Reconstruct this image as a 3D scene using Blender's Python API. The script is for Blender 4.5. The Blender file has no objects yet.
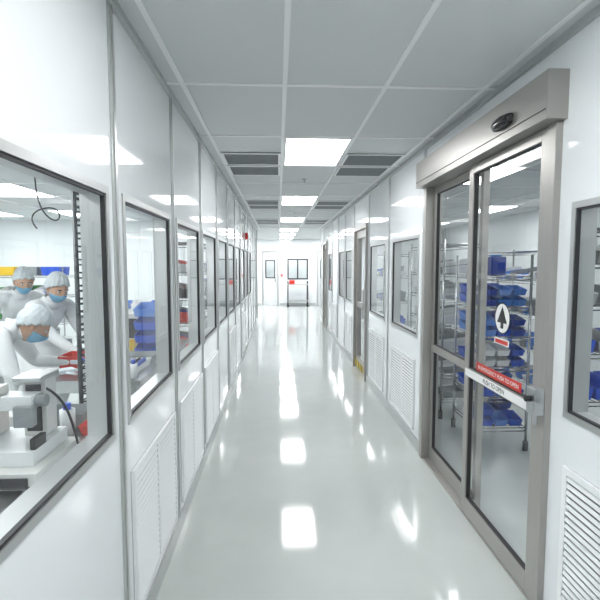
import bpy, bmesh, math, random
from mathutils import Vector, Matrix
random.seed(7)
D=bpy.data; S=bpy.context.scene; COL=S.collection
S.view_settings.view_transform='Standard'
S.view_settings.exposure=0.92
# ---------------------------------------------------------------- materials
def M(name,col,rough=.5,metal=0,spec=.5,bump=0,bscale=40,var=0,vscale=6,coat=0,emis=0):
    m=D.materials.new(name); m.use_nodes=True; nt=m.node_tree; b=nt.nodes['Principled BSDF']
    b.inputs['Base Color'].default_value=(*col,1); b.inputs['Roughness'].default_value=rough
    b.inputs['Metallic'].default_value=metal; b.inputs['Specular IOR Level'].default_value=spec
    b.inputs['Coat Weight'].default_value=coat; b.inputs['Coat Roughness'].default_value=.03
    if emis:
        b.inputs['Emission Color'].default_value=(*col,1); b.inputs['Emission Strength'].default_value=emis
    if bump or var:
        tc=nt.nodes.new('ShaderNodeTexCoord')
    if bump:
        n=nt.nodes.new('ShaderNodeTexNoise'); n.inputs['Scale'].default_value=bscale; n.inputs['Detail'].default_value=3
        nt.links.new(tc.outputs['Object'],n.inputs['Vector'])
        bp=nt.nodes.new('ShaderNodeBump'); bp.inputs['Strength'].default_value=bump; bp.inputs['Distance'].default_value=.01
        nt.links.new(n.outputs['Fac'],bp.inputs['Height']); nt.links.new(bp.outputs['Normal'],b.inputs['Normal'])
    if var:
        n=nt.nodes.new('ShaderNodeTexNoise'); n.inputs['Scale'].default_value=vscale; n.inputs['Detail'].default_value=4
        nt.links.new(tc.outputs['Object'],n.inputs['Vector'])
        r=nt.nodes.new('ShaderNodeValToRGB')
        r.color_ramp.elements[0].position=.3; r.color_ramp.elements[1].position=.7
        r.color_ramp.elements[0].color=(*[c*(1-var) for c in col],1); r.color_ramp.elements[1].color=(*[min(1,c*(1+var)) for c in col],1)
        nt.links.new(n.outputs['Fac'],r.inputs['Fac']); nt.links.new(r.outputs['Color'],b.inputs['Base Color'])
    return m
def glassmat(name,tint=(.93,.96,.96),base=.05,power=5,amt=.9):
    m=D.materials.new(name); m.use_nodes=True; nt=m.node_tree; nt.nodes.clear()
    o=nt.nodes.new('ShaderNodeOutputMaterial'); mx=nt.nodes.new('ShaderNodeMixShader')
    t=nt.nodes.new('ShaderNodeBsdfTransparent'); t.inputs[0].default_value=(*tint,1)
    g=nt.nodes.new('ShaderNodeBsdfGlossy'); g.inputs['Roughness'].default_value=.0
    lw=nt.nodes.new('ShaderNodeLayerWeight'); lw.inputs['Blend'].default_value=.5
    p=nt.nodes.new('ShaderNodeMath'); p.operation='POWER'; p.inputs[1].default_value=power
    a=nt.nodes.new('ShaderNodeMath'); a.operation='MULTIPLY_ADD'; a.inputs[1].default_value=amt; a.inputs[2].default_value=base
    nt.links.new(lw.outputs['Facing'],p.inputs[0]); nt.links.new(p.outputs[0],a.inputs[0])
    nt.links.new(a.outputs[0],mx.inputs[0]); nt.links.new(t.outputs[0],mx.inputs[1]); nt.links.new(g.outputs[0],mx.inputs[2])
    nt.links.new(mx.outputs[0],o.inputs[0]); return m
def emat(name,col,s):
    m=D.materials.new(name); m.use_nodes=True; nt=m.node_tree; nt.nodes.clear()
    o=nt.nodes.new('ShaderNodeOutputMaterial'); e=nt.nodes.new('ShaderNodeEmission')
    e.inputs[0].default_value=(*col,1); e.inputs[1].default_value=s; nt.links.new(e.outputs[0],o.inputs[0]); return m
PANEL=M('white_wall_panel',(.80,.83,.85),.055,bump=.010,bscale=3)
ROOMW=M('cleanroom_wall_paint',(.74,.77,.78),.5)
FLOOR=M('epoxy_floor',(.53,.562,.545),.075,spec=.9,bump=.012,bscale=6,var=.02,vscale=5)
CEIL=M('ceiling_tile',(.64,.665,.67),.7,bump=.05,bscale=90)
TBAR=M('ceiling_tbar',(.84,.85,.86),.4)
ALU=M('brushed_aluminium',(.50,.51,.51),.32,metal=.75)
ALUD=M('door_aluminium',(.40,.39,.37),.36,metal=.65)
ALUL=M('light_trim_alu',(.50,.52,.52),.35,metal=.4)
CHROME=M('chrome_wire',(.50,.51,.52),.22,metal=1)
STEEL=M('stainless_steel',(.52,.53,.54),.28,metal=1)
DSTEEL=M('dark_wire',(.07,.075,.08),.4,metal=.6)
BLACK=M('black_rubber',(.02,.02,.022),.5)
BLKG=M('black_gloss',(.015,.015,.018),.12)
WHITEP=M('white_plastic',(.68,.70,.71),.35)
GREYP=M('grey_plastic',(.24,.26,.27),.4)
MACH=M('machine_enamel',(.62,.62,.60),.3)
BLUE=M('blue_bin_plastic',(.012,.075,.52),.35)
DBLUE=M('dark_blue_bin',(.008,.04,.30),.35)
LBLUE=M('light_blue_bin',(.06,.20,.60),.4)
YEL=M('yellow_bin',(.75,.50,.04),.4)
GRN=M('green_bin',(.12,.35,.12),.4)
RED=M('red_plastic',(.60,.03,.02),.4)
ORG=M('orange_plastic',(.80,.18,.10),.4)
VENTW=M('vent_white',(.80,.82,.83),.35)
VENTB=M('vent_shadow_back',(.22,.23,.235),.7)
GRILLE=M('ceiling_grille_grey',(.18,.195,.195),.5)
COAT=M('cleanroom_gown',(.74,.76,.77),.75,bump=.6,bscale=14)
CAP=M('bouffant_cap',(.55,.60,.62),.7,bump=.7,bscale=60)
SKIN=M('skin',(.58,.35,.24),.5)
LIP=M('lips',(.45,.18,.15),.5)
HAIR=M('dark_hair',(.03,.02,.015),.6)
EYEW=M('eye_white',(.8,.8,.8),.2)
MASK=M('face_mask_blue',(.18,.40,.58),.7,bump=.3,bscale=50)
GLOVE=M('nitrile_glove',(.60,.66,.70),.45)
PAPER=M('paper_white',(.85,.85,.85),.6)
YELB=M('hazard_yellow',(.8,.6,.03),.5)
GLASS=glassmat('window_glass')
DGLASS=glassmat('door_glass',(.95,.97,.97),.04)
LIGHT=emat('light_diffuser',(1,1,1),9.5)
LIGHTL=emat('light_diffuser_lobby',(1,1,1),12)
LIGHTR=emat('light_diffuser_room',(.98,.99,1),6.5)

# ---------------------------------------------------------------- mesh builder
class MB:
    def __init__(s): s.v=[];s.f=[];s.mi=[];s.sm=[];s.mats=[]
    def _m(s,m):
        if m not in s.mats: s.mats.append(m)
        return s.mats.index(m)
    def face(s,pts,m,smooth=False):
        n=len(s.v); s.v+= [tuple(p) for p in pts]; s.f.append(tuple(range(n,n+len(pts)))); s.mi.append(s._m(m)); s.sm.append(smooth)
    def hexa(s,c,m):
        n=len(s.v); s.v+=[tuple(p) for p in c]
        for q in ((0,3,2,1),(4,5,6,7),(0,1,5,4),(1,2,6,5),(2,3,7,6),(3,0,4,7)):
            s.f.append(tuple(n+i for i in q)); s.mi.append(s._m(m)); s.sm.append(False)
    def box(s,x0,x1,y0,y1,z0,z1,m):
        s.hexa([(x0,y0,z0),(x1,y0,z0),(x1,y1,z0),(x0,y1,z0),(x0,y0,z1),(x1,y0,z1),(x1,y1,z1),(x0,y1,z1)],m)
    def cyl(s,p0,p1,r,m,seg=10,r2=None):
        p0=Vector(p0);p1=Vector(p1); r2=r if r2 is None else r2
        d=(p1-p0).normalized(); a=d.orthogonal().normalized(); b=d.cross(a)
        n=len(s.v)
        for p,rr in((p0,r),(p1,r2)):
            for i in range(seg):
                t=2*math.pi*i/seg; s.v.append(tuple(p+a*rr*math.cos(t)+b*rr*math.sin(t)))
        k=s._m(m)
        for i in range(seg):
            j=(i+1)%seg; s.f.append((n+i,n+j,n+seg+j,n+seg+i)); s.mi.append(k); s.sm.append(True)
        s.f.append(tuple(n+i for i in reversed(range(seg)))); s.mi.append(k); s.sm.append(False)
        s.f.append(tuple(n+seg+i for i in range(seg))); s.mi.append(k); s.sm.append(False)
    def tube(s,pts,r,m,seg=8):
        for a,b in zip(pts,pts[1:]): s.cyl(a,b,r,m,seg)
    def tub(s,x0,x1,y0,y1,z0,h,m,taper=.012,front=None,t=.004):
        zt=[h,h,h,h]
        idx={'-y':(0,1),'+x':(1,2),'+y':(2,3),'-x':(3,0)}
        if front:
            for i in idx[front]: zt[i]=h*.6
        B=[(x0+taper,y0+taper),(x1-taper,y0+taper),(x1-taper,y1-taper),(x0+taper,y1-taper)]
        T=[(x0,y0),(x1,y0),(x1,y1),(x0,y1)]
        TI=[(x0+t,y0+t),(x1-t,y0+t),(x1-t,y1-t),(x0+t,y1-t)]
        n=len(s.v)
        s.v+=[(p[0],p[1],z0) for p in B]+[(p[0],p[1],z0+zt[i]) for i,p in enumerate(T)]
        s.v+=[(p[0],p[1],z0+zt[i]) for i,p in enumerate(TI)]
        s.v+=[(p[0]+(t if i in(0,3) else -t),p[1]+(t if i<2 else -t),z0+t) for i,p in enumerate(B)]
        k=s._m(m); fs=[(3,2,1,0),(12,13,14,15)]
        for i in range(4):
            j=(i+1)%4; fs+=[(i,j,4+j,4+i),(4+i,4+j,8+j,8+i),(8+i,8+j,12+j,12+i)]
        for f in fs: s.f.append(tuple(n+q for q in f)); s.mi.append(k); s.sm.append(False)
    def obj(s,name,parent=None,bevel=0):
        me=D.meshes.new(name); me.from_pydata(s.v,[],s.f)
        for m in s.mats: me.materials.append(m)
        me.polygons.foreach_set('material_index',s.mi); me.polygons.foreach_set('use_smooth',s.sm); me.update()
        o=D.objects.new(name,me); COL.objects.link(o)
        if bevel:
            b=o.modifiers.new('bev','BEVEL'); b.width=bevel; b.segments=2; b.limit_method='ANGLE'
        if parent is not None: setparent(o,parent)
        return o
def empty(name,loc=(0,0,0)):
    e=D.objects.new(name,None); e.location=loc; e.empty_display_size=.1; COL.objects.link(e); return e
def setparent(o,e):
    o.parent=e; o.matrix_parent_inverse=Matrix.Translation(e.location).inverted()

XL,XR,ZC=-0.6,1.2,2.55
YB,YE,YF=-3.0,13.0,18.0
LRX,LRY=-6.6,10.5
RRX=4.6
# ---------------------------------------------------------------- shell
b=MB(); b.box(LRX-.1,RRX+.1,YB-.1,YF+1.1,-.1,0,FLOOR); b.obj('floor')
b=MB(); b.box(LRX-.1,RRX+.1,YB-.1,YF+1.1,ZC,ZC+.1,CEIL); b.obj('ceiling')
def wallY(name,x0,x1,y0,y1,ops,mat,side):
    b=MB(); cur=y0
    for (a,c,za,zb) in sorted(ops):
        if a>cur: b.box(x0,x1,cur,a,0,ZC,mat)
        if za>0: b.box(x0,x1,a,c,0,za,mat)
        if zb<ZC: b.box(x0,x1,a,c,zb,ZC,mat)
        cur=c
    b.box(x0,x1,cur,y1,0,ZC,mat); return b.obj(name)
P0,MD=1.766,.95
WZ0,WZ1=.96,1.85
lw=[]
for k in range(-4,9):
    y=P0+MD*k
    if y>-2.9 : lw.append((y+.075,y+.875,WZ0,WZ1+.02))
rw=[(-1.0,-.12,WZ0,WZ1),(.02,.88,WZ0,WZ1),(1.0,1.86,WZ0,WZ1),(3.92,4.85,WZ0,WZ1),(5.14,6.03,WZ0,WZ1),(7.5,8.2,WZ0,WZ1),(8.4,9.1,WZ0,WZ1),(10.3,11.0,WZ0,WZ1)]
D1=(1.95,3.73,0,2.40); D2=(6.2,7.2,0,2.15); D3=(11.3,12.2,0,2.15)
wallY('wall_left',XL-.08,XL,YB,YE,lw,PANEL,0)
wallY('wall_right',XR,XR+.08,YB,YE,rw+[D1,D2,D3],PANEL,0)
def bx(name,*a): b=MB(); b.box(*a); return b.obj(name)
bx('wall_near',LRX,RRX,YB-.08,YB,0,ZC,ROOMW)
bx('wall_left_room_side',LRX-.08,LRX,YB,LRY,0,ZC,ROOMW)
bx('wall_left_room_end',LRX,XL-.08,LRY,LRY+.08,0,ZC,ROOMW)
bx('wall_right_room_side',RRX,RRX+.08,YB,YE-.08,0,ZC,ROOMW)
bx('wall_right_room_end',XR+.08,RRX,YE-.08,YE,0,ZC,ROOMW)
bx('wall_lobby_left',-2.6,-2.5,YE,YF,0,ZC,PANEL)
bx('wall_lobby_left_return',-2.5,XL-.08,YE-.08,YE,0,ZC,PANEL)
bx('wall_lobby_right',3.2,3.3,YE,YF,0,ZC,PANEL)
b=MB(); cur=-2.5
for a,c,za,zb in [(-.62,.02,0,2.1),(.36,1.16,1.0,1.8),(1.5,2.3,0,2.1)]:
    b.box(cur,a,YF,YF+.08,0,ZC,PANEL)
    if za>0: b.box(a,c,YF,YF+.08,0,za,PANEL)
    b.box(a,c,YF,YF+.08,zb,ZC,PANEL); cur=c
b.box(cur,3.2,YF,YF+.08,0,ZC,PANEL); b.obj('wall_far')
bx('wall_beyond',-2.5,3.2,YF+.98,YF+1.06,0,ZC,ROOMW)
b=MB(); b.box(XL,XL+.012,YB,YE,0,.09,ALUL); b.obj('baseboard_left')
b=MB()
cur=YB
for a,c in [(D1[0],D1[1]),(D2[0],D2[1]),(D3[0],D3[1])]:
    b.box(XR-.012,XR,cur,a-.03,0,.09,ALUL); cur=c+.03
b.box(XR-.012,XR,cur,YE,0,.09,ALUL); b.obj('baseboard_right')
b=MB(); b.box(-2.5,-.66,YF-.012,YF,0,.09,ALUL); b.box(.06,1.46,YF-.012,YF,0,.09,ALUL); b.obj('baseboard_far')
b=MB()
for k in range(-5,13):
    y=P0+MD*k
    if YB<y<YE: 
        b.box(XL,XL+.006,y-.028,y+.028,.09,ZC-.03,ALUL); b.box(XL+.006,XL+.011,y-.010,y+.010,.09,ZC-.03,ALU)
b.box(XL,XL+.03,YE-.04,YE,.09,ZC-.03,ALUL)
b.obj('trim_1')
b=MB()
for y in (-1.1,-.05,.94,3.80,5.0,6.12,7.32,8.3,9.25,10.2,11.15,12.35,12.97):
    b.box(XR-.006,XR,y-.028,y+.028,.09,ZC-.03,ALUL); b.box(XR-.011,XR-.006,y-.010,y+.010,.09,ZC-.03,ALU)
b.obj('trim_2')
b=MB(); b.box(XL,XL+.022,YB,YE,ZC-.03,ZC,ALUL); b.obj('trim_3')
b=MB(); b.box(XR-.022,XR,YB,YE,ZC-.03,ZC,ALUL); b.obj('trim_4')
wn=[0]
def window(x0,x1,a,c,za,zb,sgn):
    wn[0]+=1; b=MB(); w=.026
    X0,X1=x0-.006,x1+.006
    def ring(X0,X1,a,c,za,zb,w,m):
        b.box(X0,X1,a,c,za,za+w,m); b.box(X0,X1,a,c,zb-w,zb,m)
        b.box(X0,X1,a,a+w,za+w,zb-w,m); b.box(X0,X1,c-w,c,za+w,zb-w,m)
    ring(X0,X1,a,c,za,zb,w,ALU)
    xm=(x1-.006) if sgn>0 else (x0+.006)
    ring(xm-.007,xm+.007,a+w,c-w,za+w,zb-w,.009,BLACK)
    g=w+.009
    P=[(xm,a+g,za+g),(xm,c-g,za+g),(xm,c-g,zb-g),(xm,a+g,zb-g)]
    b.face(P,GLASS)
    b.obj('window_%d'%wn[0])
for o in lw: window(XL-.08,XL,*o,1)
for o in rw: window(XR,XR+.08,*o,-1)
b=MB()
def ringx(b,y0,y1,a,c,za,zb,w,m):
    b.box(a,c,y0,y1,za,za+w,m); b.box(a,c,y0,y1,zb-w,zb,m); b.box(a,a+w,y0,y1,za+w,zb-w,m); b.box(c-w,c,y0,y1,za+w,zb-w,m)
ringx(b,YF-.01,YF+.09,.36,1.16,1.0,1.8,.05,DSTEEL); b.box(.735,.785,YF-.01,YF+.09,1.05,1.75,DSTEEL)
b.face([(.41,YF+.04,1.05),(1.11,YF+.04,1.05),(1.11,YF+.04,1.75),(.41,YF+.04,1.75)],GLASS)
wn[0]+=1; b.obj('window_%d'%wn[0])
def doorfar(name,a,c):
    e=empty(name,((a+c)/2,YF,0)); b=MB()
    b.box(a,a+.05,YF-.02,YF+.09,0,2.1,ALU); b.box(c-.05,c,YF-.02,YF+.09,0,2.1,ALU); b.box(a+.05,c-.05,YF-.02,YF+.09,2.05,2.1,ALU); b.obj('frame',e)
    b=MB(); L,R=a+.05,c-.05
    b.box(L,R,YF+.01,YF+.05,.0,1.05,WHITEP); b.box(L,R,YF+.01,YF+.05,1.75,2.05,WHITEP)
    b.box(L,L+.1,YF+.01,YF+.05,1.05,1.75,WHITEP); b.box(R-.1,R,YF+.01,YF+.05,1.05,1.75,WHITEP)
    ringx(b,YF,YF+.06,L+.08,R-.08,1.05,1.75,.04,DSTEEL)
    b.face([(L+.1,YF+.03,1.08),(R-.1,YF+.03,1.08),(R-.1,YF+.03,1.72),(L+.1,YF+.03,1.72)],GLASS)
    b.box(R-.09,R-.05,YF-.01,YF+.01,.9,1.04,STEEL); b.cyl((R-.07,YF-.01,.97),(R-.07,YF-.05,.97),.01,STEEL); b.cyl((R-.07,YF-.05,.97),(R-.18,YF-.05,.97),.01,STEEL)
    b.obj('leaf',e)
doorfar('door_4',-.62,.02); doorfar('door_5',1.5,2.3)

# ---------------------------------------------------------------- sliding door
e=empty('door_1',(XR,2.84,0)); HZ=2.20
b=MB()
ya,yb=D1[0],D1[1]
b.box(XR-.03,XR+.10,ya,ya+.06,0,HZ,ALUD); b.box(XR-.03,XR+.10,yb-.06,yb,0,HZ,ALUD)
b.box(XR-.02,XR+.10,ya+.06,yb-.06,0,.012,ALUD)
b.obj('frame',e,bevel=.003)
b=MB(); b.box(XR-.09,XR+.10,ya-.03,yb+.02,HZ,2.40,ALUD); b.box(XR-.094,XR-.09,ya-.02,yb+.01,HZ+.04,HZ+.044,BLACK); b.obj('header',e,bevel=.004)
def leaf(nm,x0,x1,a,c,z0,z1,st,e,mid=True):
    b=MB()
    b.box(x0,x1,a,a+st,z0,z1,ALUD); b.box(x0,x1,c-st,c,z0,z1,ALUD)
    b.box(x0,x1,a+st,c-st,z0,z0+.10,ALUD); b.box(x0,x1,a+st,c-st,z1-.05,z1,ALUD)
    if mid: b.box(x0,x1,a+st,c-st,.90,.955,ALUD)
    xm=(x0+x1)/2
    for za,zb in ((z0+.10,.90),(.955,z1-.05)) if mid else ((z0+.10,z1-.05),):
        for (p,q,r,s_) in ((a+st,a+st+.006,za,zb),(c-st-.006,c-st,za,zb),(a+st+.006,c-st-.006,za,za+.006),(a+st+.006,c-st-.006,zb-.006,zb)):
            b.box(x0+.008,x1-.008,p,q,r,s_,BLACK)
        b.face([(xm,a+st,za),(xm,c-st,za),(xm,c-st,zb),(xm,a+st,zb)],DGLASS)
    return b.obj(nm,e,bevel=.002)
leaf('fixed_panel',XR+.035,XR+.075,2.78,yb-.06,.012,HZ,.045,e)
leaf('sliding_panel',XR-.02,XR+.02,ya+.065,2.86,.02,HZ-.005,.06,e)
bm=bmesh.new(); bmesh.ops.create_uvsphere(bm,u_segments=24,v_segments=14,radius=1)
for v in bm.verts: v.co=Vector((v.co.x*.03,max(-.085,min(.085,v.co.y*.11)),v.co.z*.034))
me=D.meshes.new('sensor'); bm.to_mesh(me); me.materials.append(BLKG)
for p in me.polygons: p.use_smooth=True
o=D.objects.new('motion_sensor',me); o.location=(XR-.10,2.29,2.29); COL.objects.link(o); setparent(o,e)
b=MB(); x=XR-.0205
b.box(x-.0012,x,2.10,2.84,.905,.950,PAPER)
b.obj('emergency_sticker',e)
xs=XR-.002
b=MB(); b.box(xs-.0012,xs,2.20,2.72,.958,1.012,RED); b.obj('emergency_label',e)
def text(s,loc,size,mat,nm,parent):
    c=D.curves.new(nm,'FONT'); c.body=s; c.size=size; c.extrude=.0003; c.align_x='CENTER'; c.align_y='CENTER'; c.materials.append(mat)
    o=D.objects.new(nm,c); COL.objects.link(o)
    o.matrix_world=Matrix(((0,0,-1,loc[0]),(-1,0,0,loc[1]),(0,1,0,loc[2]),(0,0,0,1)))
    if parent: setparent(o,parent)
text('PUSH TO OPEN',(x-.0016,2.46,.927),.036,BLKG,'sticker_text',e)
text('IN EMERGENCY PUSH TO OPEN',(xs-.0016,2.46,.985),.033,PAPER,'label_text',e)
def disc(b,x,y,z,r,m,seg=32):
    b.face([(x,y+r*math.cos(2*math.pi*i/seg),z+r*math.sin(2*math.pi*i/seg)) for i in range(seg)],m)
b=MB(); xx=XR-.002
disc(b,xx,2.42,1.31,.085,BLKG); disc(b,xx-.0006,2.42,1.31,.078,PAPER)
b.face([(xx-.0012,2.42,1.375),(xx-.0012,2.365,1.285),(xx-.0012,2.475,1.285)],BLKG); b.box(xx-.0014,xx-.001,2.405,2.435,1.255,1.285,BLKG)
b.box(xx-.001,xx,2.34,2.50,1.165,1.20,PAPER); b.box(xx-.0014,xx-.001,2.35,2.49,1.172,1.193,RED)
b.obj('door_decal',e)
b=MB(); b.box(XR-.075,XR-.03,ya+.005,ya+.075,.93,1.05,STEEL); b.cyl((XR-.05,ya+.04,.93),(XR-.05,ya+.04,.88),.010,STEEL)
b.cyl((XR-.075,ya+.04,1.0),(XR-.10,ya+.04,1.0),.014,BLACK); b.obj('lock_box',e,bevel=.004)

def swingdoor(name,a,c,zt,stripe):
    e=empty(name,(XR,(a+c)/2,0)); b=MB()
    b.box(XR-.03,XR+.09,a,a+.06,0,zt,ALUD); b.box(XR-.03,XR+.09,c-.06,c,0,zt,ALUD); b.box(XR-.03,XR+.09,a+.06,c-.06,zt-.06,zt,ALUD); b.obj('frame',e)
    b=MB(); A,C=a+.06,c-.06; x0,x1=XR+.01,XR+.05
    b.box(x0,x1,A,A+.1,.01,zt-.06,ALUD); b.box(x0,x1,C-.1,C,.01,zt-.06,ALUD); b.box(x0,x1,A+.1,C-.1,.01,.2,ALUD); b.box(x0,x1,A+.1,C-.1,zt-.17,zt-.06,ALUD); b.box(x0,x1,A+.1,C-.1,.95,1.03,ALUD)
    b.face([(XR+.03,A+.1,.2),(XR+.03,C-.1,.2),(XR+.03,C-.1,zt-.17),(XR+.03,A+.1,zt-.17)],DGLASS)
    b.cyl((XR-.04,A+.05,.85),(XR-.04,A+.05,1.25),.012,STEEL); b.cyl((XR-.04,A+.05,.9),(XR+.01,A+.05,.9),.008,STEEL); b.cyl((XR-.04,A+.05,1.2),(XR+.01,A+.05,1.2),.008,STEEL)
    if stripe:
        n=12
        for i in range(n):
            y0=A+(C-A)*i/n; y1=A+(C-A)*(i+1)/n; b.box(x0-.002,x0,y0,y1,.03,.13,YELB if i%2 else BLACK)
    b.obj('leaf',e)
swingdoor('door_2',D2[0],D2[1],D2[3],True); swingdoor('door_3',D3[0],D3[1],D3[3],False)

# ---------------------------------------------------------------- wall vents
def vent(xw,sgn,a,c,z0=.13,z1=.76):
    b=MB(); x=lambda t: xw+sgn*t
    def bb(t0,t1,y0,y1,za,zb,m): b.box(min(x(t0),x(t1)),max(x(t0),x(t1)),y0,y1,za,zb,m)
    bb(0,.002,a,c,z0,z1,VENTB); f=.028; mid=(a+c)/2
    bb(.002,.016,a,a+f,z0,z1,VENTW); bb(.002,.016,c-f,c,z0,z1,VENTW); bb(.002,.016,a+f,c-f,z0,z0+f,VENTW); bb(.002,.016,a+f,c-f,z1-f,z1,VENTW); bb(.002,.016,mid-.016,mid+.016,z0+f,z1-f,VENTW)
    n=20; h=(z1-z0-2*f)/n
    for i in range(n):
        zz=z0+f+h*i
        for p,q in ((a+f,mid-.016),(mid+.016,c-f)):
            b.hexa([(x(.013),p,zz+h*.16),(x(.015),p,zz+h*.2),(x(.015),q,zz+h*.2),(x(.013),q,zz+h*.16),(x(.007),p,zz+h*.74),(x(.009),p,zz+h*.78),(x(.009),q,zz+h*.78),(x(.007),q,zz+h*.74)],VENTW)
    b.obj('wall_vent_grille')
for k in (0,1,2,4,6): vent(XL,1,P0+MD*k+.09,P0+MD*k+.86)
vent(XR,-1,1.05,1.83); vent(XR,-1,3.98,4.82); vent(XR,-1,5.2,6.0); vent(XR,-1,7.5,8.2); vent(XR,-1,9.4,10.1)

# ---------------------------------------------------------------- ceiling grid, lights, grilles
CX=[-.5,.04,.58,1.12]
b=MB(); zt=ZC-.006
for x in CX: b.box(x-.012,x+.012,YB,YE,zt,ZC,TBAR)
y=-2.45
while y<YE+.1:
    xs=[XL+.022]+CX+[XR-.022]
    b.box(xs[0],xs[-1],y-.012,y+.012,zt-.001,ZC,TBAR); y+=1.0
b.obj('trim_ceiling_grid')
b=MB(); zt=ZC-.006
for x in (-6.0,-5.0,-4.1,-3.1,-2.4,-1.4,1.95,2.45,3.45,3.95): 
    b.box(x-.012,x+.012,YB,LRY if x<0 else YE-.08,zt,ZC,TBAR)
for i in range(14):
    y=-2.3+i; 
    if y<LRY: b.box(LRX,XL-.08,y-.012,y+.012,zt-.001,ZC,TBAR)
    b.box(XR+.08,RRX,y-.012,y+.012,zt-.001,ZC,TBAR)
b.obj('trim_ceiling_grid')
def troffer(x0,x1,y0,y1,m=LIGHT):
    b=MB(); f=.015
    b.box(x0,x0+f,y0,y1,ZC-.012,ZC,TBAR); b.box(x1-f,x1,y0,y1,ZC-.012,ZC,TBAR); b.box(x0+f,x1-f,y0,y0+f,ZC-.012,ZC,TBAR); b.box(x0+f,x1-f,y1-f,y1,ZC-.012,ZC,TBAR)
    b.box(x0+f,x1-f,y0+f,y1-f,ZC-.009,ZC-.001,m)
    b.obj('ceiling_light_panel')
for y in (-2.45,.55,3.55,6.55,9.55,12.55): troffer(.055,.565,y+.015,y+.985)
def cgrille(x0,x1,y0,y1):
    b=MB(); f=.02; b.box(x0,x1,y0,y1,ZC-.008,ZC-.006,GRILLE)
    b.box(x0,x0+f,y0,y1,ZC-.014,ZC-.008,TBAR); b.box(x1-f,x1,y0,y1,ZC-.014,ZC-.008,TBAR); b.box(x0+f,x1-f,y0,y0+f,ZC-.014,ZC-.008,TBAR); b.box(x0+f,x1-f,y1-f,y1,ZC-.014,ZC-.008,TBAR)
    n=16
    for i in range(n):
        yy=y0+f+(y1-y0-2*f)*(i+.5)/n; b.box(x0+f,x1-f,yy-.004,yy+.004,ZC-.013,ZC-.008,GREYP)
    b.obj('ceiling_air_grille')
for y in (4.06,4.58,7.06,7.58,10.06,10.58):
    cgrille(-.485,.025,y,y+.46); cgrille(.595,1.105,y,y+.46)
for y in (14.4,16.4):
    for x in (-1.6,.06,1.7): troffer(x,x+.5,y,y+1.0,LIGHTL)
for x in (-.6,.5,1.65): troffer(x,x+.5,18.2,18.8)  # unseen panels added behind the far wall so its windows look bright
for x in (-1.9,-3.6,-5.5):
    for y in (-.8,2.4,6.2,9.0): troffer(x-.48,x+.48,y-.5,y+.5 if y<6 else y+.6,LIGHTR)
for x in (2.2,3.7):
    for y in (-1,2.0,5.0,8.0,11.0): troffer(x-.24,x+.24,y-.5,y+.5,LIGHTR)
for (x,y) in ((.3,5.3),(.3,8.6)):
    b=MB(); b.cyl((x,y,ZC),(x,y,ZC-.008),.03,STEEL,16); b.cyl((x,y,ZC-.008),(x,y,ZC-.035),.007,STEEL); b.cyl((x,y,ZC-.035),(x,y,ZC-.038),.015,STEEL,12); b.obj('fire_sprinkler')
b=MB(); b.box(XL+.0,XL+.05,8.60,8.72,2.05,2.17,RED); b.box(XL+.05,XL+.07,8.63,8.69,2.08,2.14,WHITEP); b.obj('fire_alarm_strobe',bevel=.004)

# ---------------------------------------------------------------- furniture
def rack(name,x0,x1,y0,y1,h,levels,m,step=.05,r=.012,along='y',z0=.08):
    b=MB()
    for x in (x0,x1):
        for y in (y0,y1):
            b.cyl((x,y,z0),(x,y,h),r,m,8); b.cyl((x,y,0.0),(x,y,z0),.022,BLACK,10)
    for z in levels:
        for zz in (z,z-.03):
            b.cyl((x0,y0,zz),(x1,y0,zz),.005,m,6); b.cyl((x0,y1,zz),(x1,y1,zz),.005,m,6); b.cyl((x0,y0,zz),(x0,y1,zz),.005,m,6); b.cyl((x1,y0,zz),(x1,y1,zz),.005,m,6)
        if along=='y':
            n=max(2,int((y1-y0)/step))
            for i in range(1,n): yy=y0+(y1-y0)*i/n; b.cyl((x0,yy,z),(x1,yy,z),.003,m,5)
        else:
            n=max(2,int((x1-x0)/step))
            for i in range(1,n): xx=x0+(x1-x0)*i/n; b.cyl((xx,y0,z),(xx,y1,z),.003,m,5)
    return b.obj(name)
def bins(name,lst,parent=None):
    b=MB()
    for (x0,x1,y0,y1,z,h,m,fr) in lst: b.tub(x0,x1,y0,y1,z,h,m,front=fr)
    return b.obj(name,parent)
def table(name,x0,x1,y0,y1,h,top,leg,shelf=None):
    b=MB(); b.box(x0,x1,y0,y1,h-.035,h,top)
    for x in (x0+.04,x1-.08):
        for y in (y0+.04,y1-.08): b.box(x,x+.04,y,y+.04,0,h-.035,leg)
    b.box(x0+.05,x1-.05,y0+.05,y0+.07,h-.10,h-.035,leg); b.box(x0+.05,x1-.05,y1-.07,y1-.05,h-.10,h-.035,leg)
    b.box(x0+.05,x0+.07,y0+.07,y1-.07,h-.10,h-.035,leg); b.box(x1-.07,x1-.05,y0+.07,y1-.07,h-.10,h-.035,leg)
    if shelf: b.box(x0+.08,x1-.08,y0+.08,y1-.08,shelf-.02,shelf,leg)
    return b.obj(name,bevel=.004)
table('workbench',-1.6,-.78,.9,2.55,.78,STEEL,STEEL,.25)
table('workbench',-1.72,-.95,3.2,5.0,.80,STEEL,STEEL,.25)
table('workbench',-5.2,-3.4,6.0,6.7,.80,WHITEP,STEEL,.25)
table('workbench',-3.0,-1.4,8.2,8.9,.80,WHITEP,STEEL,.25)
e=empty('bench_assembly_press',(-.98,1.85,.782)); zb=.782
b=MB(); b.box(-1.26,-.86,1.64,2.00,zb+.015,zb+.075,MACH); b.box(-1.22,-.90,1.70,1.98,zb+.075,zb+.13,WHITEP)
for x in(-1.22,-.90):
    for y in (1.68,1.96): b.cyl((x,y,zb),(x,y,zb+.015),.02,BLACK)
b.box(-1.265,-.855,1.635,1.638,zb+.02,zb+.03,BLACK)
b.obj('base',e,bevel=.005)
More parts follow.
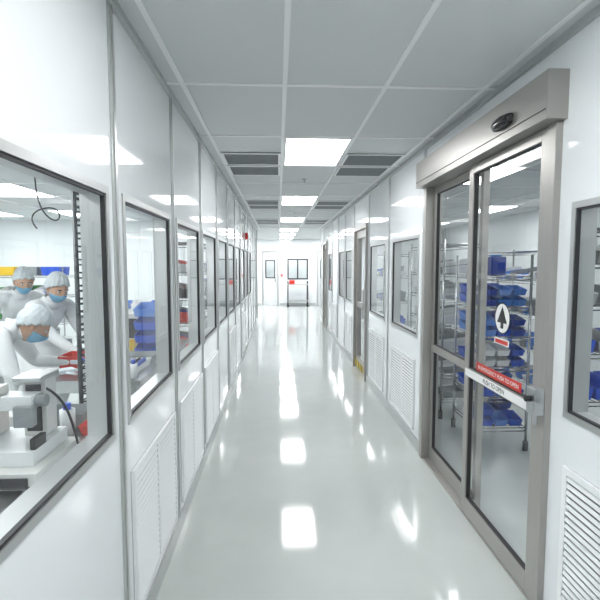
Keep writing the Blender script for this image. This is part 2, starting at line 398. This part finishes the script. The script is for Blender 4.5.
b=MB(); b.box(-1.02,-.93,1.87,1.96,zb+.13,zb+.36,MACH); b.box(-1.005,-.945,1.862,1.87,zb+.15,zb+.34,BLACK); b.box(-1.20,-1.12,1.85,1.95,zb+.13,zb+.27,MACH)
b.box(-1.03,-.92,1.82,1.97,zb+.36,zb+.38,STEEL); b.obj('column',e,bevel=.004)
b=MB(); b.box(-1.30,-.94,1.78,1.862,zb+.26,zb+.315,WHITEP); b.box(-1.28,-1.06,1.77,1.85,zb+.315,zb+.35,MACH); b.box(-1.26,-1.10,1.765,1.77,zb+.322,zb+.342,BLKG); b.box(-1.00,-.93,1.76,1.80,zb+.20,zb+.28,GREYP)
b.cyl((-1.16,1.82,zb+.26),(-1.16,1.82,zb+.19),.024,STEEL,20); b.cyl((-1.16,1.82,zb+.19),(-1.16,1.82,zb+.14),.010,STEEL,14); b.cyl((-.94,1.82,zb+.29),(-.90,1.82,zb+.29),.024,GREYP,20)
b.cyl((-1.30,1.82,zb+.29),(-1.34,1.82,zb+.29),.03,STEEL,20); b.obj('head',e,bevel=.003)
b=MB(); b.box(-1.0,-.89,1.63,1.64,zb+.03,zb+.06,BLKG); b.cyl((-1.06,1.64,zb+.045),(-1.06,1.62,zb+.045),.013,RED,12); b.cyl((-1.12,1.64,zb+.045),(-1.12,1.62,zb+.045),.013,GRN,12); b.box(-.92,-.90,1.72,1.80,zb+.13,zb+.17,BLACK); b.obj('controls',e)
c=D.curves.new('cable','CURVE'); c.dimensions='3D'; c.bevel_depth=.005; sp=c.splines.new('NURBS')
pts=[(-.95,1.88,zb+.33),(-.88,1.88,zb+.30),(-.84,1.90,zb+.18),(-.83,1.92,zb+.05),(-.85,2.02,zb+.012),(-.95,2.06,zb+.012),(-1.05,2.10,zb+.012)]
sp.points.add(len(pts)-1)
for i,p in enumerate(pts): sp.points[i].co=(*p,1)
sp.use_endpoint_u=True; c.materials.append(BLACK); o=D.objects.new('cable',c); COL.objects.link(o); setparent(o,e)
b=MB(); b.cyl((-1.20,1.81,zb+.35),(-1.20,1.81,zb+.43),.026,ORG,20,.034); b.cyl((-1.20,1.81,zb+.43),(-1.20,1.81,zb+.435),.037,WHITEP,20); b.obj('plastic_cup',e)
b=MB(); b.box(-1.5,-1.22,2.15,2.45,.782,.90,MACH); b.box(-1.46,-1.26,2.25,2.42,.90,.94,WHITEP); b.box(-1.44,-1.28,2.145,2.15,.82,.87,BLKG); b.cyl((-1.36,2.33,.94),(-1.36,2.33,.955),.07,STEEL,20); b.obj('bench_scale',bevel=.006)
b=MB(); b.cyl((-1.02,2.25,.78),(-1.02,2.25,.90),.035,WHITEP,16); b.cyl((-1.02,2.25,.90),(-1.02,2.25,.93),.018,BLUE,12); b.obj('spray_bottle')
b=MB()
b.tub(-1.18,-.98,2.32,2.50,.782,.07,GREYP); b.tub(-.95,-.82,2.2,2.4,.782,.05,RED); b.obj('parts_trays')
rk=rack('reel_rack',-1.15,-1.00,2.72,2.84,2.05,[.2+.075*i for i in range(25)],DSTEEL,.04,.014)
b=MB()
for i in range(24):
    for xx in (-1.112,-1.038): b.cyl((xx,2.78,.205+.075*i),(xx,2.78,.2+.075*i+.05),.028,GREYP if (i+int(xx*100))%3 else DSTEEL,10)
b.obj('reels',rk)
bins('parts_bins',[(-1.62,-1.44,3.45,3.68,.80,.12,RED,None),(-1.25,-1.02,4.05,4.28,.80,.11,BLUE,'-y'),(-1.25,-1.02,4.05,4.28,.915,.11,BLUE,'-y'),(-1.25,-1.02,4.05,4.28,1.03,.11,BLUE,'-y'),(-1.25,-1.02,4.05,4.28,1.145,.11,LBLUE,'-y'),
 (-1.25,-1.02,4.40,4.63,.80,.11,BLUE,'-y'),(-1.25,-1.02,4.40,4.63,.915,.11,DBLUE,'-y'),(-1.25,-1.02,4.40,4.63,1.03,.11,LBLUE,'-y')])
b=MB()
for (x0,x1,y0,y1,h,m) in ((-1.3,-1.02,3.35,3.75,.05,WHITEP),(-1.30,-1.0,3.78,3.98,.06,GREYP),(-1.42,-1.32,3.55,3.75,.05,WHITEP),(-1.42,-1.32,4.3,4.5,.08,YEL)):
    b.tub(x0,x1,y0,y1,.80,h,m)
for x,y,m in ((-1.40,3.35,BLUE),(-1.30,3.28,RED),(-1.14,3.26,BLACK),(-1.02,3.28,BLUE)):
    b.cyl((x,y,.80),(x,y,.90),.028,WHITEP,16); b.cyl((x,y,.90),(x,y,.93),.014,m,12)
for i in range(6): b.box(-1.27+i*.04,-1.25+i*.04,3.4,3.7,.81,.86,(GREYP,BLACK,BLUE)[i%3])
b.obj('work_trays')
b=MB(); b.box(-1.6,-1.2,4.75,4.95,.802,1.1,MACH); b.box(-1.57,-1.23,4.745,4.75,.85,1.05,BLKG); b.obj('test_instrument',bevel=.008)
def filled(name,x0,x1,y0,y1,h,levels,m,cols,along='y'):
    rk=rack(name,x0,x1,y0,y1,h,levels,m,.05,.012,along); L=[]
    for z in levels[:-1] if len(levels)>1 else levels:
        if along=='y':
            y=y0+.03
            while y<y1-.14:
                w=random.uniform(.10,.16); c=random.choice(cols); hh=random.uniform(.08,.17)
                L.append((x0+.03,x1-.03,y,min(y+w,y1-.02),z+.006,hh,c,'-x' if x0>0 else '+x')); y+=w+.02
        else:
            x=x0+.03
            while x<x1-.14:
                w=random.uniform(.12,.2); c=random.choice(cols); hh=random.uniform(.08,.17)
                L.append((x,min(x+w,x1-.02),y0+.03,y1-.03,z+.006,hh,c,'-y')); x+=w+.03
    bins('bins',L,rk); return rk
filled('wire_shelving_rack',-1.35,-.92,5.5,6.3,1.9,[.25,.6,.9,1.2,1.5,1.85],DSTEEL,[DBLUE,RED,BLACK,GREYP,WHITEP])
filled('wire_shelving_rack',-1.35,-.92,7.2,8.0,1.9,[.25,.6,.9,1.2,1.5,1.85],DSTEEL,[DBLUE,GREYP,WHITEP,BLACK])
rk=filled('wire_shelving_rack',-5.3,-3.3,7.3,7.75,1.55,[.25,.7,1.1,1.42],CHROME,[WHITEP,GREYP,LBLUE,GRN,WHITEP],'x')
b=MB()
for i,c in enumerate((GREYP,YEL,YEL,GREYP,BLUE)): b.tub(-5.0+i*.34,-4.72+i*.34,7.33,7.7,1.426,.13,c)
b.obj('top_bins',rk)
b=MB(); b.box(-4.3,-3.75,6.38,6.42,1.0,1.34,BLKG); b.box(-4.05,-4.0,6.42,6.45,.85,1.15,BLACK); b.box(-4.15,-3.9,6.33,6.5,.802,.815,BLACK); b.obj('computer_monitor')
bins('parts_bins',[(-2.9+i*.3,-2.65+i*.3,8.3,8.6,.802,.14,[LBLUE,WHITEP,BLUE,GREYP][i%4],'-y') for i in range(4)])
c=D.curves.new('hanging_power_cord','CURVE'); c.dimensions='3D'; c.bevel_depth=.008; sp=c.splines.new('NURBS')
pts=[(-2.6,5.2,2.55),(-2.6,5.2,2.3),(-2.5,5.2,2.08),(-2.35,5.2,2.05),(-2.35,5.2,2.2),(-2.55,5.2,2.22),(-2.7,5.2,2.1),(-2.6,5.2,1.98)]
sp.points.add(len(pts)-1)
for i,p in enumerate(pts): sp.points[i].co=(*p,1)
sp.use_endpoint_u=True; c.materials.append(BLACK); COL.objects.link(D.objects.new('hanging_power_cord',c))

# --- right room
rk=rack('wire_shelving_rack',1.72,2.12,3.80,4.4,1.68,[.2,.46,.72,.98,1.24,1.5],CHROME,.05)
L=[]
for li,z in enumerate((.206,.466,.726,.986,1.246)):
    for ix,xx in enumerate((1.735,1.862,1.989)):
        for iy,yy in enumerate((3.83,4.02,4.21)):
            q=random.random()
            c=WHITEP if q<.12 else (LBLUE if q<.3 else (DBLUE if q<.42 else BLUE))
            L.append((xx,xx+.118,yy,yy+.17,z,.085,c,'-y'))
            if random.random()<.7: L.append((xx+.002,xx+.116,yy,yy+.17,z+.09,.08,c,'-y'))
bins('bins',L,rk)
b=MB(); b.box(1.80,1.93,3.86,3.99,1.506,1.66,DBLUE); b.cyl((1.865,3.925,1.66),(1.865,3.925,1.68),.05,LBLUE,16); b.obj('blue_canister',rk,bevel=.006)
rk=rack('wire_shelving_rack',1.68,2.10,4.65,5.8,1.85,[.2,.46,.72,.98,1.24,1.5,1.8],CHROME,.05)
L=[]
for z in (.206,.466,.726,.986,1.246,1.506):
    for i in range(9):
        L.append((1.71,2.07,4.68+i*.122,4.79+i*.122,z,random.uniform(.06,.16),random.choice([WHITEP,WHITEP,GREYP,STEEL,WHITEP]),'-x'))
bins('bins',L,rk)
rk=rack('wire_shelving_rack',2.10,3.1,3.2,3.65,1.9,[.2,.6,.95,1.3,1.6,1.85],DSTEEL,.05,along='x')
bins('bins',[(2.13+i*.19,2.30+i*.19,3.23,3.55,z,.14,c,'-y') for i in range(5) for z,c in ((.206,GREYP),(.606,BLUE),(.956,(BLUE,STEEL)[i%2]),(1.306,(STEEL,GREYP)[i%2]),(1.606,(BLACK,WHITEP)[i%2]))],rk)
rk=table('stainless_cart',2.5,3.3,2.3,2.8,.9,STEEL,STEEL,.3)
bins('steel_pans',[(2.55,2.85,2.35,2.7,.902,.12,STEEL,None),(2.9,3.2,2.35,2.7,.902,.16,STEEL,None)],rk)
filled('wire_shelving_rack',1.7,2.1,7.4,8.6,1.8,[.2,.6,1.0,1.4,1.75],CHROME,[BLUE,WHITEP,GREYP])
filled('wire_shelving_rack',2.9,3.3,5.0,6.4,1.8,[.2,.6,1.0,1.4,1.75],CHROME,[WHITEP,GREYP,LBLUE])
e=empty('utility_cart',(.75,17.5,0)); b=MB()
for x in (.37,1.11):
    for y in (17.32,17.76): b.cyl((x,y,.08),(x,y,.95),.018,DSTEEL,8); b.cyl((x,y,0),(x,y,.08),.03,BLACK,10)
b.box(.35,1.13,17.3,17.78,.82,.85,STEEL); b.box(.35,1.13,17.3,17.78,.2,.23,STEEL); b.cyl((.37,17.32,.95),(.37,17.76,.95),.015,DSTEEL); b.cyl((1.11,17.32,.95),(1.11,17.76,.95),.015,DSTEEL); b.obj('frame',e)
b=MB(); b.box(.42,.62,17.35,17.6,.85,.99,RED); b.box(.7,.98,17.35,17.6,.85,.95,WHITEP); b.obj('boxes',e)
filled('wire_shelving_rack',1.75,2.2,14.6,15.6,1.9,[.2,.6,1.0,1.4,1.85],DSTEEL,[BLACK,GREYP,DBLUE])
b=MB(); b.box(.10,.18,YF-.10,YF,1.1,1.2,RED); b.box(.11,.17,YF-.101,YF-.10,1.12,1.16,WHITEP); b.obj('fire_alarm_pull',bevel=.004)

# ---------------------------------------------------------------- people
def skinobj(name,verts,edges,radii,roots,mat,parent,sub=2):
    me=D.meshes.new(name); me.from_pydata([tuple(v) for v in verts],edges,[]); me.materials.append(mat)
    o=D.objects.new(name,me); COL.objects.link(o)
    sk=o.modifiers.new('skin','SKIN'); sk.use_smooth_shade=True; sk.branch_smoothing=.6
    for i,r in enumerate(radii):
        d=me.skin_vertices[0].data[i]; d.radius=(r,r) if not isinstance(r,tuple) else r; d.use_root=(i in roots)
    s=o.modifiers.new('sub','SUBSURF'); s.levels=sub; s.render_levels=sub
    setparent(o,parent); return o
def ik(a,c,l1,l2,pole):
    d=c-a; L=d.length; L=min(L,(l1+l2)*.995); dn=d.normalized()
    t=(l1*l1-l2*l2+L*L)/(2*L); h=math.sqrt(max(0,l1*l1-t*t))
    p=(pole-dn*pole.dot(dn)).normalized(); return a+dn*t+p*h
def bmobj(name,bm,mat,M4,parent,smooth=True,solid=0):
    me=D.meshes.new(name); bm.to_mesh(me); bm.free(); 
    for m in (mat if isinstance(mat,list) else [mat]): me.materials.append(m)
    for p in me.polygons: p.use_smooth=smooth
    me.transform(M4); o=D.objects.new(name,me); COL.objects.link(o)
    if solid:
        s=o.modifiers.new('sol','SOLIDIFY'); s.thickness=solid
    setparent(o,parent); return o
def headshape(scale=1.0,nose=True):
    bm=bmesh.new(); bmesh.ops.create_uvsphere(bm,u_segments=48,v_segments=32,radius=1)
    for v in bm.verts:
        x,y,z=v.co
        X=x*.076;Y=y*.096;Z=z*.118
        if z<0:
            t=-z; X*=(1-.32*t*t); 
            if y>0: Y+=.008*t*(1-t)*2
            else: Y*=(1-.35*t)
        if y>0 and nose:
            Y+=.024*math.exp(-(X/.011)**2-((Z+.022)/.018)**2)+.010*math.exp(-(X/.008)**2-((Z-.005)/.02)**2)
            for sx in (-1,1): Y-=.009*math.exp(-((X-sx*.031)/.014)**2-((Z-.006)/.010)**2)
            Y+=.006*math.exp(-(X/.022)**2-((Z+.058)/.010)**2)+.006*math.exp(-(X/.02)**2-((Z+.1)/.014)**2)
        v.co=Vector((X,Y,Z))*scale
    return bm
def hand(wrist,dirv,up,side,parent,nm,curl=.35):
    f=dirv.normalized(); s=(up.cross(f)).normalized(); u=f.cross(s).normalized()
    P=lambda a,b_,c_: wrist+f*a+s*b_+u*c_
    V=[];E=[];R=[];roots=[]
    for (off,l,base) in ((-.030,.065,.078),(-.010,.078,.084),(.011,.073,.082),(.031,.056,.074)):
        n=len(V); roots.append(n); c1=curl
        pts=[(base-.03,off*.8,0),(base,off,0)]
        ang=0; cur=[base,0]
        for seg in (.42,.32,.26):
            ang+=c1; cur=[cur[0]+l*seg*math.cos(ang),cur[1]-l*seg*math.sin(ang)]; pts.append((cur[0],off*1.08,cur[1]))
        for p in pts: V.append(P(*p))
        R+=[.011,.0105,.0095,.0085,.007]; E+=[(n+i,n+i+1) for i in range(4)]
    n=len(V); roots.append(n); t=-side
    for p in ((.020,.026*t,-.004),(.045,.048*t,-.012),(.068,.058*t,-.020),(.088,.056*t,-.028)): V.append(P(*p))
    R+=[.014,.012,.0105,.008]; E+=[(n+i,n+i+1) for i in range(3)]
    skinobj(nm+'_fingers',V,E,R,roots,GLOVE,parent,1)
    bm=bmesh.new(); bmesh.ops.create_cube(bm,size=1)
    bmesh.ops.subdivide_edges(bm,edges=bm.edges,cuts=2,use_grid_fill=True)
    for v in bm.verts:
        a=v.co.x+.5; w=.032+.012*min(1,a*1.6); th=.014+.004*(1-a)
        q=Vector((v.co.y,v.co.z)); v.co=Vector((-.015+a*.105,q.x*2*w,q.y*2*th))
    M4=Matrix.Translation(wrist)@Matrix((f,s,u)).transposed().to_4x4()
    o=bmobj(nm+'_palm',bm,GLOVE,M4,parent); m=o.modifiers.new('s','SUBSURF'); m.levels=2; m.render_levels=2
def person(name,off,pelvis,chest,neck,head,hyaw,hpitch,fwd,hl,hr,fl,fr,mask=True,tone=SKIN):
    V3=Vector; off=V3(off)
    pelvis,chest,neck,head,hl,hr=[V3(q)+off for q in (pelvis,chest,neck,head,hl,hr)]
    fl,fr=[V3(q)+V3((off.x,off.y,0)) for q in (fl,fr)]
    fwd=V3((fwd[0],fwd[1],0)).normalized(); rt=fwd.cross(V3((0,0,1)))
    e=empty(name,(pelvis.x,pelvis.y,0))
    up=(neck-chest).normalized()
    shc=neck-up*.05
    sl=shc-rt*.185; sr=shc+rt*.185
    down=V3((0,0,-1))
    el=ik(sl,hl,.30,.27,down-rt*.6-fwd*.3); er=ik(sr,hr,.30,.27,down+rt*.6-fwd*.3)
    hipl=pelvis-rt*.095-V3((0,0,.06)); hipr=pelvis+rt*.095-V3((0,0,.06))
    al=fl+V3((0,0,.09)); ar=fr+V3((0,0,.09))
    kl=ik(hipl,al,.44,.44,fwd); kr=ik(hipr,ar,.44,.44,fwd)
    mid=(pelvis+chest)/2
    verts=[pelvis,mid,chest,shc,neck,head-V3((0,0,.06))*1.0-fwd*.015,
      sl,el,hl,sr,er,hr,hipl,kl,al,fl+V3((0,0,.045))+fwd*.14,hipr,kr,ar,fr+V3((0,0,.045))+fwd*.14, sl*.5+el*.5, sr*.5+er*.5]
    edges=[(0,1),(1,2),(2,3),(3,4),(4,5),(3,6),(6,20),(20,7),(7,8),(3,9),(9,21),(21,10),(10,11),(0,12),(12,13),(13,14),(14,15),(0,16),(16,17),(17,18),(18,19)]
    rad=[.15,.145,.155,.10,.062,.052,.078,.052,.034,.078,.052,.034,.105,.07,.05,.042,.105,.07,.05,.042,.066,.066]
    skinobj('gown_body',verts,edges,rad,[0],COAT,e)
    bm=bmesh.new(); rings=[]; kc=(kl+kr)/2; N=28
    axis=[(mid,.165,.15),(pelvis,.185,.165),(pelvis*.6+kc*.4,.205,.175),(pelvis*.15+kc*.85+V3((0,0,-.02)),.235,.20)]
    for (c_,a,b_) in axis:
        ring=[]
        for i in range(N):
            t=2*math.pi*i/N; w=1+.035*math.sin(5*t)*(1 if a>.19 else .3)
            ring.append(bm.verts.new(c_+rt*a*w*math.cos(t)+fwd*b_*w*math.sin(t)))
        rings.append(ring)
    for r0,r1 in zip(rings,rings[1:]):
        for i in range(N): bm.faces.new((r0[i],r0[(i+1)%N],r1[(i+1)%N],r1[i]))
    o=bmobj('gown_skirt',bm,COAT,Matrix(),e,solid=.004); m=o.modifiers.new('s','SUBSURF'); m.levels=1; m.render_levels=1
    hand(hl,(hl-el),V3((0,0,1)),-1,e,'left_hand'); hand(hr,(hr-er),V3((0,0,1)),1,e,'right_hand')
    HM=Matrix.Translation(head)@Matrix.Rotation(hyaw,4,'Z')@Matrix.Rotation(hpitch,4,'X')
    bmobj('head',headshape(),tone,HM,e)
    for sx in (-1,1):
        bm=bmesh.new(); bmesh.ops.create_uvsphere(bm,u_segments=16,v_segments=10,radius=.0125); bmobj('eye',bm,EYEW,HM@Matrix.Translation((sx*.031,.076,.006)),e)
        bm=bmesh.new(); bmesh.ops.create_uvsphere(bm,u_segments=12,v_segments=8,radius=.006); bmobj('iris',bm,HAIR,HM@Matrix.Translation((sx*.031,.0845,.006)),e)
        bm=bmesh.new(); bmesh.ops.create_cube(bm,size=1); bmobj('eyebrow',bm,HAIR,HM@Matrix.Translation((sx*.031,.088,.026))@Matrix.Diagonal((.03,.008,.005,1)),e,False)
        bm=bmesh.new(); bmesh.ops.create_uvsphere(bm,u_segments=14,v_segments=10,radius=1); bmobj('ear',bm,tone,HM@Matrix.Translation((sx*.078,-.005,-.005))@Matrix.Diagonal((.008,.018,.03,1)),e)
    bm=bmesh.new(); bmesh.ops.create_uvsphere(bm,u_segments=14,v_segments=8,radius=1); bmobj('mouth',bm,LIP,HM@Matrix.Translation((0,.088,-.058))@Matrix.Diagonal((.022,.008,.007,1)),e)
    bm=headshape(1.05,False)
    bmesh.ops.delete(bm,geom=[v for v in bm.verts if v.co.z< .03+.75*v.co.y-.012],context='VERTS'); bmobj('hair',bm,HAIR,HM,e)
    bm=headshape(1.0,False)
    for v in bm.verts:
        ph=math.atan2(v.co.y,v.co.x); k=1.2+.03*math.sin(14*ph)+.02*math.sin(v.co.z*90)
        v.co=Vector((v.co.x*k,v.co.y*k-.008,v.co.z*k+.008))
    bmesh.ops.delete(bm,geom=[v for v in bm.verts if v.co.z< .002+.62*v.co.y],context='VERTS'); bmobj('bouffant_cap',bm,CAP,HM,e,solid=.003)
    if mask:
        bm=headshape(1.0,False)
        for v in bm.verts:
            c_=v.co; bul=.022*math.exp(-(c_.x/.03)**2-((c_.z+.03)/.04)**2) if c_.y>0 else 0
            v.co=Vector((c_.x*1.06,c_.y*1.07+bul,c_.z*1.03))
        bmesh.ops.delete(bm,geom=[v for v in bm.verts if v.co.z>-.008-.15*abs(v.co.x) or v.co.z<-.108 or v.co.y<.012],context='VERTS'); bmobj('face_mask',bm,MASK,HM,e,solid=.002)
    bm=bmesh.new(); d=(head-neck).normalized(); a=d.orthogonal().normalized(); c2=d.cross(a); rr=[]
    for (h,r) in ((-.02,.085),(.015,.07),(.04,.068)):
        rr.append([bm.verts.new(neck+d*h+a*r*math.cos(2*math.pi*i/20)+c2*r*math.sin(2*math.pi*i/20)) for i in range(20)])
    for r0,r1 in zip(rr,rr[1:]):
        for i in range(20): bm.faces.new((r0[i],r0[(i+1)%20],r1[(i+1)%20],r1[i]))
    bmobj('collar',bm,COAT,Matrix(),e,solid=.004)
    return e
r=math.radians
person('technician',(.16,-.36,-.05),(-2.32,3.40,.95),(-2.12,3.50,1.13),(-1.95,3.56,1.21),(-1.83,3.60,1.23),r(-62),r(-38),(1,.3),
       (-1.68,3.84,.93),(-1.62,3.50,.93),(-2.36,3.54,0),(-2.40,3.24,0),True)
person('technician',(.15,-.22,0),(-2.30,4.42,.93),(-2.19,4.36,1.13),(-2.10,4.30,1.28),(-2.02,4.25,1.39),r(-125),r(-22),(.85,-.35),
       (-1.72,4.32,.87),(-1.78,4.06,.87),(-2.3,4.60,0),(-2.4,4.30,0),True)
person('technician',(.27,-.10,0),(-2.88,4.80,.95),(-2.82,4.74,1.17),(-2.75,4.68,1.32),(-2.68,4.63,1.43),r(-140),r(-20),(.7,-.6),
       (-2.50,4.60,1.0),(-2.68,4.36,1.02),(-2.80,4.96,0),(-2.97,4.74,0),True)
# ---------------------------------------------------------------- world & camera
w=D.worlds.new('w'); S.world=w; w.use_nodes=True; w.node_tree.nodes['Background'].inputs[0].default_value=(.8,.85,.9,1); w.node_tree.nodes['Background'].inputs[1].default_value=.3
cam=D.cameras.new('camera'); cam.lens=27.9; cam.sensor_width=36; cam.clip_start=.02; cam.clip_end=100
co=D.objects.new('camera',cam); COL.objects.link(co); co.location=(0,0,1.6); co.rotation_euler=(r(90-4.43),0,r(-2.7)); S.camera=co
